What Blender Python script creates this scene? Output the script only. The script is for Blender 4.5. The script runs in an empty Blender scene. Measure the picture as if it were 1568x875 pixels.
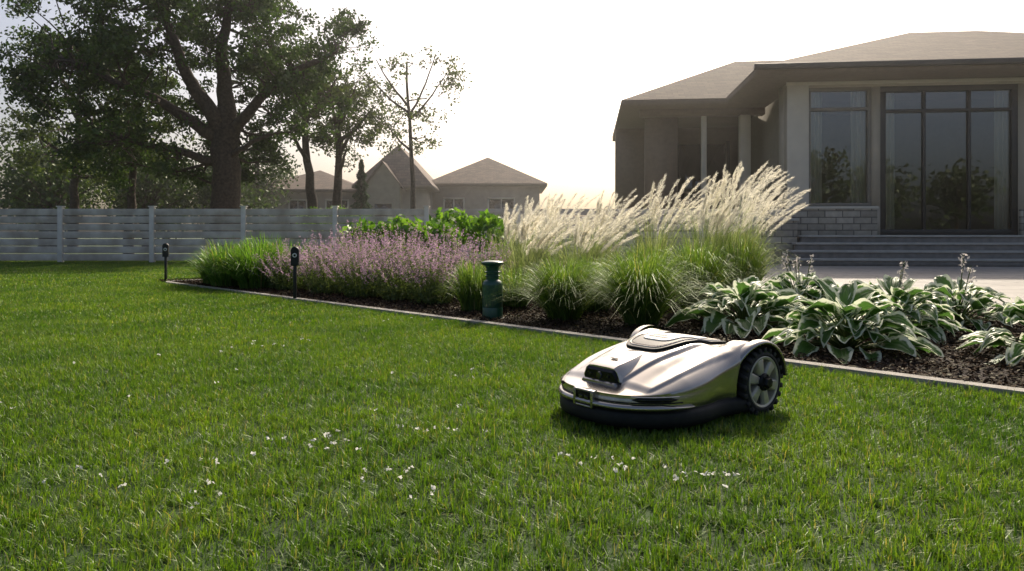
import bpy, math, random
import numpy as np
from mathutils import Vector, Matrix
rng=np.random.default_rng(7); random.seed(7)
sc=bpy.context.scene
HAZE=True
# ------------------------------------------------------------ helpers
def link(o,parent=None):
    sc.collection.objects.link(o)
    if parent: o.parent=parent
    return o
def empty(name,loc=(0,0,0),rz=0):
    o=bpy.data.objects.new(name,None); o.location=loc; o.rotation_euler=(0,0,rz); o.empty_display_size=.2
    return link(o)
def mesh(name,V,F,mats,parent=None,smooth=False,midx=None,uv=None,do_link=True,loc=None):
    me=bpy.data.meshes.new(name)
    V=np.asarray(V,dtype=float)
    if isinstance(F,np.ndarray):
        k=F.shape[1]; n=len(F)
        me.vertices.add(len(V)); me.vertices.foreach_set('co',V.ravel())
        me.loops.add(n*k); me.loops.foreach_set('vertex_index',F.ravel().astype(np.int32))
        me.polygons.add(n)
        me.polygons.foreach_set('loop_start',np.arange(0,n*k,k,dtype=np.int32))
        me.polygons.foreach_set('loop_total',np.full(n,k,dtype=np.int32))
        me.update(calc_edges=True)
    else:
        me.from_pydata([tuple(v) for v in V],[],[tuple(f) for f in F])
    if not isinstance(mats,(list,tuple)): mats=[mats]
    for m in mats: me.materials.append(m)
    if midx is not None: me.polygons.foreach_set('material_index',np.asarray(midx,dtype=np.int32))
    if smooth: me.polygons.foreach_set('use_smooth',[True]*len(me.polygons))
    if uv is not None:
        l=me.uv_layers.new(name='UVMap')
        vi=np.zeros(len(me.loops),dtype=np.int32); me.loops.foreach_get('vertex_index',vi)
        l.data.foreach_set('uv',np.asarray(uv,dtype=float)[vi].ravel())
    me.validate(); me.update()
    o=bpy.data.objects.new(name,me)
    if loc is not None: o.location=loc
    if do_link: link(o,parent)
    return o
def merge(parts):
    V=[];F=[];n=0
    for v,f in parts:
        v=np.asarray(v); f=np.asarray(f)
        V.append(v);F.append(f+n);n+=len(v)
    return np.vstack(V),np.vstack(F)
def boxvf(a,b):
    x0,y0,z0=a;x1,y1,z1=b
    V=np.array([(x0,y0,z0),(x1,y0,z0),(x1,y1,z0),(x0,y1,z0),(x0,y0,z1),(x1,y0,z1),(x1,y1,z1),(x0,y1,z1)],float)
    F=np.array([(0,3,2,1),(4,5,6,7),(0,1,5,4),(1,2,6,5),(2,3,7,6),(3,0,4,7)])
    return V,F
def boxes(name,lst,mat,parent=None,bevel=0.0):
    V,F=merge([boxvf(a,b) for a,b in lst])
    o=mesh(name,V,F,mat,parent)
    if bevel>0:
        m=o.modifiers.new('b','BEVEL'); m.width=bevel; m.segments=2; m.limit_method='ANGLE'
    return o
def lathe(name,prof,mat,parent=None,seg=40,loc=(0,0,0),axis='z',smooth=True):
    prof=np.array(prof,float); a=np.linspace(0,2*math.pi,seg,endpoint=False)
    V=[]
    for r,z in prof:
        for t in a: V.append((r*math.cos(t),r*math.sin(t),z))
    F=[]
    for i in range(len(prof)-1):
        for j in range(seg):
            k=(j+1)%seg
            F.append((i*seg+j,i*seg+k,(i+1)*seg+k,(i+1)*seg+j))
    V=np.array(V)
    if axis=='y': V=np.stack([V[:,0],V[:,2],-V[:,1]],1)
    o=mesh(name,V,np.array(F),mat,parent,smooth,loc=loc)
    m=o.modifiers.new('e','EDGE_SPLIT'); m.split_angle=math.radians(40)
    return o
def tube(pts,rad,seg=8):
    pts=np.array(pts,float); n=len(pts); V=[];F=[]
    for i in range(n):
        d=pts[min(i+1,n-1)]-pts[max(i-1,0)]; d/=np.linalg.norm(d)+1e-9
        up=np.array([0,1.,0]) if abs(d[1])<.9 else np.array([1.,0,0])
        u=np.cross(d,up); u/=np.linalg.norm(u); v=np.cross(d,u)
        for j in range(seg):
            t=2*math.pi*j/seg
            V.append(pts[i]+rad[i]*(math.cos(t)*u+math.sin(t)*v))
    for i in range(n-1):
        for j in range(seg):
            k=(j+1)%seg
            F.append((i*seg+j,i*seg+k,(i+1)*seg+k,(i+1)*seg+j))
    return np.array(V),np.array(F)
def unit(a): return a/(np.linalg.norm(a,axis=1,keepdims=True)+1e-9)
def leafvf(C,L,W,up=0.3,dirs=None):
    n=len(C)
    d=unit(rng.normal(size=(n,3))) if dirs is None else unit(dirs)
    nn=rng.normal(size=(n,3)); nn[:,2]+=up; nn=unit(nn)
    s=unit(np.cross(d,nn))
    L=(L*rng.uniform(.6,1.25,n))[:,None]; W=(W*rng.uniform(.7,1.2,n))[:,None]
    nrm=np.cross(s,d)
    V=np.stack([C-d*L/2,C+s*W/2+nrm*W*.12,C+d*L/2,C-s*W/2+nrm*W*.12],1).reshape(-1,3)
    F=np.arange(4*n).reshape(n,4)
    return V,F
def strips(B,az,reach,h,w,sag=0.0,seg=4,p=1.7,twist=.6):
    n=len(B); t=np.linspace(0,1,seg+1)
    D=np.stack([np.cos(az),np.sin(az)],1)
    a2=az+math.pi/2+rng.normal(0,twist,n)
    S=np.stack([np.cos(a2),np.sin(a2),np.zeros(n)],1)
    V=np.zeros((n,seg+1,2,3))
    sag=np.broadcast_to(sag,(n,)); w=np.broadcast_to(w,(n,))
    for i,tt in enumerate(t):
        c=np.zeros((n,3))
        c[:,:2]=B[:,:2]+D*(reach*tt**p)[:,None]
        c[:,2]=B[:,2]+h*(tt*(1+sag)-sag*tt**3*1.0)
        ww=(w*(1-tt**1.6)*.5+w*.04)[:,None]
        V[:,i,0]=c-S*ww; V[:,i,1]=c+S*ww
    V=V.reshape(-1,3); base=np.arange(n)[:,None,None]*(2*(seg+1)); k=np.arange(seg)[None,:,None]*2
    F=(base+k+np.array([0,1,3,2])[None,None,:]).reshape(-1,4)
    return V,F
# ------------------------------------------------------------ materials
def newmat(name):
    m=bpy.data.materials.new(name); m.use_nodes=True; nt=m.node_tree
    for n in list(nt.nodes): nt.nodes.remove(n)
    out=nt.nodes.new('ShaderNodeOutputMaterial'); return m,nt,out
def N(nt,t,**k):
    n=nt.nodes.new(t)
    for a,b in k.items(): setattr(n,a,b)
    return n
def pbr(name,col,rough=.6,metal=0,var=.15,nscale=8,bump=0,bscale=60,coat=0,spec=.5,col2=None):
    m,nt,out=newmat(name); L=nt.links.new
    b=N(nt,'ShaderNodeBsdfPrincipled'); L(b.outputs[0],out.inputs[0])
    tc=N(nt,'ShaderNodeTexCoord'); no=N(nt,'ShaderNodeTexNoise'); no.inputs['Scale'].default_value=nscale; no.inputs['Detail'].default_value=6
    L(tc.outputs['Object'],no.inputs['Vector'])
    r=N(nt,'ShaderNodeValToRGB'); r.color_ramp.elements[0].position=.3; r.color_ramp.elements[1].position=.7
    c=np.array(col); c2=np.array(col2) if col2 is not None else c*(1+var)
    c1=c*(1-var) if col2 is None else c
    r.color_ramp.elements[0].color=(*c1,1); r.color_ramp.elements[1].color=(*c2,1)
    L(no.outputs[0],r.inputs[0]); L(r.outputs[0],b.inputs['Base Color'])
    b.inputs['Roughness'].default_value=rough; b.inputs['Metallic'].default_value=metal
    b.inputs['Coat Weight'].default_value=coat; b.inputs['Coat Roughness'].default_value=.08
    b.inputs['Specular IOR Level'].default_value=spec
    if bump>0:
        n2=N(nt,'ShaderNodeTexNoise'); n2.inputs['Scale'].default_value=bscale; n2.inputs['Detail'].default_value=5
        L(tc.outputs['Object'],n2.inputs['Vector'])
        bp=N(nt,'ShaderNodeBump'); bp.inputs['Strength'].default_value=bump; bp.inputs['Distance'].default_value=.01
        L(n2.outputs[0],bp.inputs['Height']); L(bp.outputs[0],b.inputs['Normal'])
    return m
def leafmat(name,c1,c2,trans=.4,tcol=None,rough=.45,gloss=.04,patch=None,pscale=.7,dry=None):
    m,nt,out=newmat(name); L=nt.links.new
    g=N(nt,'ShaderNodeNewGeometry')
    r=N(nt,'ShaderNodeValToRGB'); r.color_ramp.elements[0].color=(*c1,1); r.color_ramp.elements[1].color=(*c2,1)
    if dry is not None:
        r.color_ramp.elements[1].position=.93
        e=r.color_ramp.elements.new(.97); e.color=(*dry,1)
    L(g.outputs['Random Per Island'],r.inputs[0])
    colo=r.outputs[0]
    if patch is not None:
        no=N(nt,'ShaderNodeTexNoise'); no.inputs['Scale'].default_value=pscale; no.inputs['Detail'].default_value=5
        L(g.outputs['Position'],no.inputs['Vector'])
        rr=N(nt,'ShaderNodeValToRGB'); rr.color_ramp.elements[0].position=.35; rr.color_ramp.elements[1].position=.65
        rr.color_ramp.elements[0].color=(*patch[0],1); rr.color_ramp.elements[1].color=(*patch[1],1)
        L(no.outputs[0],rr.inputs[0])
        mx=N(nt,'ShaderNodeMixRGB',blend_type='MULTIPLY'); mx.inputs[0].default_value=1
        L(colo,mx.inputs[1]); L(rr.outputs[0],mx.inputs[2]); colo=mx.outputs[0]
    d=N(nt,'ShaderNodeBsdfDiffuse'); L(colo,d.inputs[0])
    t=N(nt,'ShaderNodeBsdfTranslucent')
    mt=N(nt,'ShaderNodeMixRGB',blend_type='MULTIPLY'); mt.inputs[0].default_value=1
    mt.inputs[2].default_value=(*(tcol or (1.4,1.5,.6)),1); L(colo,mt.inputs[1]); L(mt.outputs[0],t.inputs[0])
    ms=N(nt,'ShaderNodeMixShader'); ms.inputs[0].default_value=trans; L(d.outputs[0],ms.inputs[1]); L(t.outputs[0],ms.inputs[2])
    gl=N(nt,'ShaderNodeBsdfGlossy'); gl.inputs['Roughness'].default_value=rough; gl.inputs[0].default_value=(.9,.95,.85,1)
    m2=N(nt,'ShaderNodeMixShader'); m2.inputs[0].default_value=gloss; L(ms.outputs[0],m2.inputs[1]); L(gl.outputs[0],m2.inputs[2])
    L(m2.outputs[0],out.inputs[0]); return m
def brickmat(name,c1,c2,mortar,sx,sy,rough=.8,axes='xz',msize=.02,bump=.5,off=.5):
    m,nt,out=newmat(name); L=nt.links.new
    b=N(nt,'ShaderNodeBsdfPrincipled'); L(b.outputs[0],out.inputs[0]); b.inputs['Roughness'].default_value=rough
    tc=N(nt,'ShaderNodeTexCoord'); sp=N(nt,'ShaderNodeSeparateXYZ'); L(tc.outputs['Object'],sp.inputs[0])
    cb=N(nt,'ShaderNodeCombineXYZ'); L(sp.outputs['X'],cb.inputs[0]); L(sp.outputs['Z' if axes=='xz' else 'Y'],cb.inputs[1])
    br=N(nt,'ShaderNodeTexBrick'); L(cb.outputs[0],br.inputs['Vector']); br.offset=off
    br.inputs['Scale'].default_value=1; br.inputs['Brick Width'].default_value=sx; br.inputs['Row Height'].default_value=sy
    br.inputs['Mortar Size'].default_value=msize; br.inputs['Color1'].default_value=(*c1,1); br.inputs['Color2'].default_value=(*c2,1); br.inputs['Mortar'].default_value=(*mortar,1)
    no=N(nt,'ShaderNodeTexNoise'); no.inputs['Scale'].default_value=9; no.inputs['Detail'].default_value=6; L(tc.outputs['Object'],no.inputs['Vector'])
    mr=N(nt,'ShaderNodeMapRange'); mr.inputs[3].default_value=.65; mr.inputs[4].default_value=1.3; L(no.outputs[0],mr.inputs[0])
    mx=N(nt,'ShaderNodeMixRGB',blend_type='MULTIPLY'); mx.inputs[0].default_value=1; L(br.outputs[0],mx.inputs[1]); L(mr.outputs[0],mx.inputs[2])
    L(mx.outputs[0],b.inputs['Base Color'])
    bp=N(nt,'ShaderNodeBump'); bp.inputs['Strength'].default_value=bump; bp.inputs['Distance'].default_value=.02
    iv=N(nt,'ShaderNodeMath',operation='SUBTRACT'); iv.inputs[0].default_value=1; L(br.outputs['Fac'],iv.inputs[1]); L(iv.outputs[0],bp.inputs['Height']); L(bp.outputs[0],b.inputs['Normal'])
    return m

M_blade=leafmat('grass_blade',(.048,.112,.008),(.165,.255,.026),trans=.45,gloss=.045,patch=((.64,.75,.6),(1.2,1.12,1.0)),pscale=1.4,dry=(.32,.28,.11))
M_ground=pbr('ground_turf',(.03,.06,.012),.95,var=.4,nscale=3,bump=.5)
M_mulch=pbr('mulch_soil',(.02,.013,.010),.95,col2=(.05,.034,.024),nscale=25,bump=1,bscale=50)
M_chip=leafmat('mulch_chip',(.018,.011,.007),(.10,.063,.04),trans=0,gloss=.015)
M_conc=pbr('concrete_edging',(.28,.26,.23),.85,var=.25,nscale=12,bump=.4,bscale=90)
M_patio=brickmat('patio_pavers',(.38,.355,.32),(.31,.285,.255),(.12,.11,.10),1.2,.6,rough=.7,axes='xy',msize=.014,bump=.3)
M_stone=brickmat('stone_veneer',(.56,.49,.40),(.30,.26,.21),(.16,.14,.12),.42,.16,rough=.85,msize=.012,bump=.8,off=.37)
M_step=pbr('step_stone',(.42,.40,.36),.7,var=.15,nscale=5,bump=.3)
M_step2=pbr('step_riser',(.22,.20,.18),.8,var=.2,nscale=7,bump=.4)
M_siding=pbr('taupe_stucco',(.48,.415,.33),.8,var=.06,nscale=3,bump=.1,bscale=150)
M_trim=pbr('light_trim',(.64,.58,.49),.6,var=.05,nscale=3)
M_dark=pbr('dark_frame',(.04,.034,.03),.4,var=.1)
M_frame=pbr('window_frame',(.22,.19,.155),.45,var=.05)
M_soffit=pbr('soffit',(.17,.125,.088),.7,var=.1)
M_glass=pbr('dark_glass',(.012,.014,.012),.03,var=.1,spec=.9)
def seeglass():
    m,nt,out=newmat('window_glass'); L=nt.links.new
    fr=N(nt,'ShaderNodeFresnel'); fr.inputs[0].default_value=1.6
    ad=N(nt,'ShaderNodeMath',operation='MULTIPLY_ADD'); L(fr.outputs[0],ad.inputs[0]); ad.inputs[1].default_value=1.5; ad.inputs[2].default_value=.08
    t=N(nt,'ShaderNodeBsdfTransparent'); t.inputs[0].default_value=(.82,.84,.76,1); g=N(nt,'ShaderNodeBsdfGlossy'); g.inputs['Roughness'].default_value=.01
    mx=N(nt,'ShaderNodeMixShader'); L(ad.outputs[0],mx.inputs[0]); L(t.outputs[0],mx.inputs[1]); L(g.outputs[0],mx.inputs[2]); L(mx.outputs[0],out.inputs[0]); return m
M_wglass=seeglass()
M_curtain=leafmat('curtain',(.72,.68,.60),(.78,.74,.66),trans=.3,tcol=(1,1,1),gloss=0)
M_bark=pbr('bark',(.038,.027,.021),.95,col2=(.105,.078,.06),nscale=14,bump=1,bscale=25)
def shingle(name,a,b):
    return brickmat(name,a,b,tuple(np.array(a)*.5),.35,.16,rough=.9,axes='xy',msize=.008,bump=.5)
M_roof=shingle('shingle_roof',(.15,.11,.082),(.10,.074,.056))
M_roof2=shingle('shingle_roof_far',(.19,.135,.10),(.125,.09,.068))
M_fence=pbr('weathered_fence_wood',(.42,.34,.27),.8,col2=(.80,.73,.64),nscale=2.4,bump=.3,bscale=40)
M_fpost=pbr('fence_post_wood',(.80,.74,.66),.7,var=.10,nscale=6)
# ------------------------------------------------------------ camera
H=0.70
cam=bpy.data.cameras.new('camera'); co=bpy.data.objects.new('camera',cam); link(co)
co.location=(0,0,H); co.rotation_euler=(math.pi/2,0,0)
cam.sensor_width=36; cam.lens=25.26; cam.shift_y=-0.05; cam.clip_end=3000; cam.clip_start=.05
sc.camera=co
# ------------------------------------------------------------ light
EL=math.radians(38); AZ=math.radians(18)
w=bpy.data.worlds.new('World'); sc.world=w; w.use_nodes=True; nt=w.node_tree
bg=nt.nodes['Background']; sky=nt.nodes.new('ShaderNodeTexSky'); sky.sky_type='NISHITA'; sky.sun_disc=False
sky.sun_elevation=EL; sky.sun_rotation=AZ; sky.air_density=.75; sky.dust_density=5.5; sky.ozone_density=.2
nt.links.new(sky.outputs[0],bg.inputs[0]); bg.inputs[1].default_value=.15
sl=bpy.data.lights.new('sun','SUN'); sl.energy=5.0; sl.angle=math.radians(2.0); sl.color=(1,.89,.72)
so=bpy.data.objects.new('sun',sl); link(so)
v=Vector((math.sin(AZ)*math.cos(EL),math.cos(AZ)*math.cos(EL),math.sin(EL)))
so.rotation_euler=v.to_track_quat('Z','Y').to_euler(); so.location=(6,30,14)
sc.view_settings.view_transform='Standard'; sc.view_settings.look='None'; sc.view_settings.exposure=0
# ------------------------------------------------------------ ground
R2=math.sqrt(.5); A0=3.75
def ab(a,b): return ((a+b)*R2,(a-b)*R2)     # a along (1,1), b along (1,-1)
mesh('ground',[(-600,-200,0),(600,-200,0),(600,1200,0),(-600,1200,0)],[(0,1,2,3)],M_ground)
def scatter(name,pts,rz,idx,scl,col):
    me=bpy.data.meshes.new(name); me.from_pydata([tuple(p) for p in pts],[],[])
    for nm,tp,vals in (('rz','FLOAT',rz),('idx','INT',idx),('scl','FLOAT',scl)):
        a=me.attributes.new(nm,tp,'POINT'); a.data.foreach_set('value',vals)
    o=bpy.data.objects.new(name,me); link(o)
    ng=bpy.data.node_groups.new(name+'_gn','GeometryNodeTree')
    ng.interface.new_socket('Geometry',in_out='INPUT',socket_type='NodeSocketGeometry')
    ng.interface.new_socket('Geometry',in_out='OUTPUT',socket_type='NodeSocketGeometry')
    gi=ng.nodes.new('NodeGroupInput'); go=ng.nodes.new('NodeGroupOutput')
    ip=ng.nodes.new('GeometryNodeInstanceOnPoints'); ci=ng.nodes.new('GeometryNodeCollectionInfo')
    ci.inputs['Collection'].default_value=col; ci.inputs['Separate Children'].default_value=True; ci.inputs['Reset Children'].default_value=True
    def att(n,t):
        x=ng.nodes.new('GeometryNodeInputNamedAttribute'); x.data_type=t; x.inputs['Name'].default_value=n
        return [s for s in x.outputs if s.enabled and s.name=='Attribute'][0]
    L=ng.links.new
    L(gi.outputs[0],ip.inputs['Points']); L(ci.outputs[0],ip.inputs['Instance']); ip.inputs['Pick Instance'].default_value=True
    L(att('idx','INT'),ip.inputs['Instance Index'])
    cx=ng.nodes.new('ShaderNodeCombineXYZ'); L(att('rz','FLOAT'),cx.inputs[2]); L(cx.outputs[0],ip.inputs['Rotation'])
    L(att('scl','FLOAT'),ip.inputs['Scale']); L(ip.outputs[0],go.inputs[0])
    m=o.modifiers.new('gn','NODES'); m.node_group=ng
    return o
def grass_patch(name,size,n,h,wd,lean=.9):
    B=np.zeros((n,3)); B[:,:2]=rng.uniform(-size/2,size/2,(n,2))
    nt_=int(90*size*size/.25*.7)+20
    T=rng.uniform(-size/2,size/2,(nt_,2)); ti=rng.integers(0,nt_,n); m=rng.uniform(size=n)<.5
    B[m,:2]=T[ti[m]]+rng.normal(0,.014,(m.sum(),2))
    B[:,:2]=(B[:,:2]+size/2)%size-size/2
    th_=rng.uniform(0,6.28,nt_); hs_=rng.uniform(.8,1.2,nt_)
    hts=h*rng.uniform(.6,1.12,n)*np.where(m,hs_[ti],.95)
    az=np.where(m,th_[ti]+rng.normal(0,1.0,n),rng.uniform(0,2*math.pi,n))
    reach=hts*np.clip(np.abs(rng.normal(0,lean,n)),0,1.6)
    V,F=strips(B,az,reach,hts*np.clip(1-reach/hts*.4,.3,1),wd*rng.uniform(.6,1.3,n),0.1,seg=3,p=1.5,twist=.7)
    return mesh(name,V,F,M_blade,do_link=False)
def patchcol(cname,size,n,h,wd,k=4):
    c=bpy.data.collections.new(cname)
    for i in range(k): c.objects.link(grass_patch(f'{cname}_{i}',size,n,h,wd))
    return c
c_near=patchcol('turf_near',.5,4600,.038,.0032,6)
c_mid=patchcol('turf_mid',1.0,8000,.040,.0055,4)
c_far=patchcol('turf_far',2.0,10000,.048,.011,3)
def inview(x,y,m):
    return y>.9-m and abs(x)<y*.76+m+.3
def mkz(name,P,col,k):
    n=len(P)
    scatter(name,P,[math.pi/4+random.randint(0,3)*math.pi/2 for _ in P],[random.randrange(k) for _ in P],[1.0]*n,col)
near=[];mid=[];far=[]
for i in range(-14,16):
    for j in range(-20,14):
        a=A0-.03-2*(i+.5); b=2*(j+.5)-.9
        x,y=ab(a,b)
        if a>A0 and b>-11.0: continue
        if not inview(x,y,2.2) or y>19: continue
        if y<5.6:
            for p in range(4):
                for q in range(4):
                    xx,yy=ab(a-1+.25+.5*p,b-1+.25+.5*q)
                    if inview(xx,yy,.5): near.append((xx,yy,0))
        elif y<9.5:
            for p in range(2):
                for q in range(2):
                    xx,yy=ab(a-.5+p,b-.5+q); mid.append((xx,yy,0))
        else: far.append((x,y,0))
mkz('lawn_grass',near,c_near,6); mkz('lawn_grass.001',mid,c_mid,4); mkz('lawn_grass.002',far,c_far,3)
M_fleck=leafmat('white_highlight_fleck',(.8,.79,.75),(.88,.87,.83),trans=.4,tcol=(1,1,1),gloss=.02)  # small white flecks in the grass, modelled in place of bright light highlights
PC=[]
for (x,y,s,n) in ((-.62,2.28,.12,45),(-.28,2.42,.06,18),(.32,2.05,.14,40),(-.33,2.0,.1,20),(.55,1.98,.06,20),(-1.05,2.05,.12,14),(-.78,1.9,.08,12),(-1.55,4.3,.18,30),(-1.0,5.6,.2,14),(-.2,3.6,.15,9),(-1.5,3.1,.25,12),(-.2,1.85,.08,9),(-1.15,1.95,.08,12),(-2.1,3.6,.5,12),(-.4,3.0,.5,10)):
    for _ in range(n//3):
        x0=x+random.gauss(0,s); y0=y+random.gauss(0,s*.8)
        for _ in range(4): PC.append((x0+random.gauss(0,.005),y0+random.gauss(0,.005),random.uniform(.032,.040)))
V,F=leafvf(np.array(PC),.012,.009,up=1.5); mesh('highlight_flecks',V,F,M_fleck)
def poly(name,pts,z,mat,parent=None):
    return mesh(name,[(x,y,z) for x,y in pts],[tuple(range(len(pts)))],mat,parent)
BB=7.4
bedpts=[ab(A0+.04,-10.75),ab(A0+.04,4.5),ab(BB,4.5),ab(BB,-6.0),ab(6.2,-9.2),ab(4.7,-10.7)]
poly('mulch_bed',bedpts[::-1],.006,M_mulch)
c_chip=bpy.data.collections.new('mulch_chips_src')
for i in range(3):
    n=3600; C=np.zeros((n,3)); C[:,:2]=rng.uniform(-.5,.5,(n,2)); C[:,2]=rng.uniform(.008,.035,n)
    d=rng.normal(size=(n,3)); d[:,2]*=.35
    V,F=leafvf(C,.034,.011,up=1.6,dirs=d); c_chip.objects.link(mesh(f'chips_{i}',V,F,M_chip,do_link=False))
P=[]
for i in range(4):
    for j in range(-11,5):
        x,y=ab(A0+.54+i,j+.2)
        if j<-8 and i>1: continue
        P.append((x,y,0))
scatter('mulch_chips',P,[math.pi/4+random.randint(0,3)*math.pi/2 for _ in P],[random.randrange(3) for _ in P],[1.0]*len(P),c_chip)
def edging():
    path=[(A0,4.5)]+[(A0,4.5-.9*i) for i in range(1,17)]+[(A0,-10.6),(A0+.06,-10.75),(A0+.2,-10.85),(A0+.45,-10.85),(4.7,-10.72),(5.5,-10.2),(6.2,-9.3)]
    pts=[np.array(ab(*p)) for p in path]; V=[];F=[]
    for i,p in enumerate(pts):
        d=pts[min(i+1,len(pts)-1)]-pts[max(0,i-1)]; d/=np.linalg.norm(d); nrm=np.array([-d[1],d[0]])
        for s,z in ((-.05,0),(-.045,.028),(.045,.03),(.05,0)): V.append((*(p+nrm*s),z))
    for i in range(len(pts)-1):
        for k in range(3): F.append((i*4+k,i*4+k+1,(i+1)*4+k+1,(i+1)*4+k))
    mesh('concrete_edging',V,F,M_conc)
edging()
ppts=[ab(BB+.02,5.5),ab(BB+.02,-6.0),(0.2,11.5),(-2.2,13.2),(-2.2,17.2),(5.2,17.2),(5.2,24),(14,24),(14,2.0)]
poly('stone_patio',ppts,.012,M_patio)

# ------------------------------------------------------------ fence
fz=empty('garden_fence',(0,17.5,0))
L1=[];L2=[]
x=-19.9; i=0
while x<5.0:
    L2.append(((x-.055,-.055,0),(x+.055,.055,1.36))); L2.append(((x-.075,-.075,1.362),(x+.075,.075,1.39)))
    for k in range(7):
        z0=.06+k*.183; jj=random.uniform(-.006,.006)
        L1.append(((x+.058,-.016+jj,z0),(x+2.17-.003,.014+jj,z0+.162)))
    x+=2.228
boxes('slats',L1,M_fence,fz,.003); boxes('posts',L2,M_fpost,fz,.004)

# ------------------------------------------------------------ garden plants
M_og=leafmat('ornamental_blade',(.055,.11,.018),(.18,.26,.06),trans=.5,gloss=.06,dry=(.36,.32,.16))
M_dl=leafmat('daylily_blade',(.06,.14,.02),(.16,.27,.05),trans=.5,gloss=.05,dry=(.3,.27,.12))
def grass_clump(name,x,y,r,h,n=900,w=.007,mat=None,reachf=.75,bx=.12,do=True):
    th=rng.uniform(0,2*math.pi,n); rr=bx*np.sqrt(rng.uniform(0,1,n))
    B=np.stack([x+rr*np.cos(th),y+rr*np.sin(th),np.full(n,.01)],1)
    az=th+rng.normal(0,.5,n)
    f=np.abs(rng.normal(0,1,n)); f=np.clip(f,0,2)/2
    reach=r*(.2+reachf*f*1.6)
    hh=h*rng.uniform(.6,1.12,n)*(1-.6*f)
    V,F=strips(B,az,reach,hh,w*rng.uniform(.6,1.2,n),sag=.3+1.4*f,seg=6,p=1.4,twist=.5)
    if do: return mesh(name,V,F,mat or M_og)
    return V,F
grass_clump('ornamental_grass',.42,5.80,.46,.52,1700)
grass_clump('ornamental_grass',.98,5.45,.52,.58,2000)
grass_clump('ornamental_grass',1.62,6.3,.42,.66,1300)
grass_clump('ornamental_grass',1.30,6.9,.46,.62,1100)
grass_clump('ornamental_grass',.75,6.5,.40,.50,1000)
grass_clump('ornamental_grass',-.33,6.45,.26,.48,900)
grass_clump('ornamental_grass',.02,6.75,.3,.42,700)
grass_clump('ornamental_grass',2.25,7.1,.45,.72,1100)
for (x,y,h) in ((-3.75,9.5,.62),(-3.25,9.15,.62),(-3.35,9.8,.7),(-4.05,9.95,.5),(-2.95,9.5,.6)):
    grass_clump('daylily',x,y,.45,h,650,.016,M_dl,bx=.2)
def hostamat():
    m,nt,out=newmat('variegated_hosta_leaf'); L=nt.links.new
    uv=N(nt,'ShaderNodeUVMap'); sp=N(nt,'ShaderNodeSeparateXYZ'); L(uv.outputs[0],sp.inputs[0])
    no=N(nt,'ShaderNodeTexNoise'); no.inputs['Scale'].default_value=28; g=N(nt,'ShaderNodeNewGeometry'); L(g.outputs['Position'],no.inputs['Vector'])
    ad=N(nt,'ShaderNodeMath',operation='MULTIPLY_ADD'); L(no.outputs[0],ad.inputs[0]); ad.inputs[1].default_value=.5; L(sp.outputs['Y'],ad.inputs[2])
    r=N(nt,'ShaderNodeValToRGB'); e=r.color_ramp.elements
    e[0].position=.72; e[0].color=(.08,.18,.03,1); e[1].position=.82; e[1].color=(.80,.84,.64,1); L(ad.outputs[0],r.inputs[0])
    d=N(nt,'ShaderNodeBsdfPrincipled'); L(r.outputs[0],d.inputs['Base Color']); d.inputs['Roughness'].default_value=.38
    wv=N(nt,'ShaderNodeMath',operation='SINE'); mu=N(nt,'ShaderNodeMath',operation='MULTIPLY'); mu.inputs[1].default_value=30; L(sp.outputs['Y'],mu.inputs[0]); L(mu.outputs[0],wv.inputs[0])
    bp=N(nt,'ShaderNodeBump'); bp.inputs['Strength'].default_value=.35; bp.inputs['Distance'].default_value=.004; L(wv.outputs[0],bp.inputs['Height']); L(bp.outputs[0],d.inputs['Normal'])
    t=N(nt,'ShaderNodeBsdfTranslucent'); L(r.outputs[0],t.inputs[0])
    ms=N(nt,'ShaderNodeMixShader'); ms.inputs[0].default_value=.42; L(d.outputs[0],ms.inputs[1]); L(t.outputs[0],ms.inputs[2]); L(ms.outputs[0],out.inputs[0])
    return m
M_hosta=hostamat(); M_stem=leafmat('flower_stem',(.08,.12,.03),(.14,.18,.06),trans=.2)
M_bud=leafmat('hosta_flower',(.5,.46,.46),(.7,.66,.62),trans=.4,tcol=(1,1,1))
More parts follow.
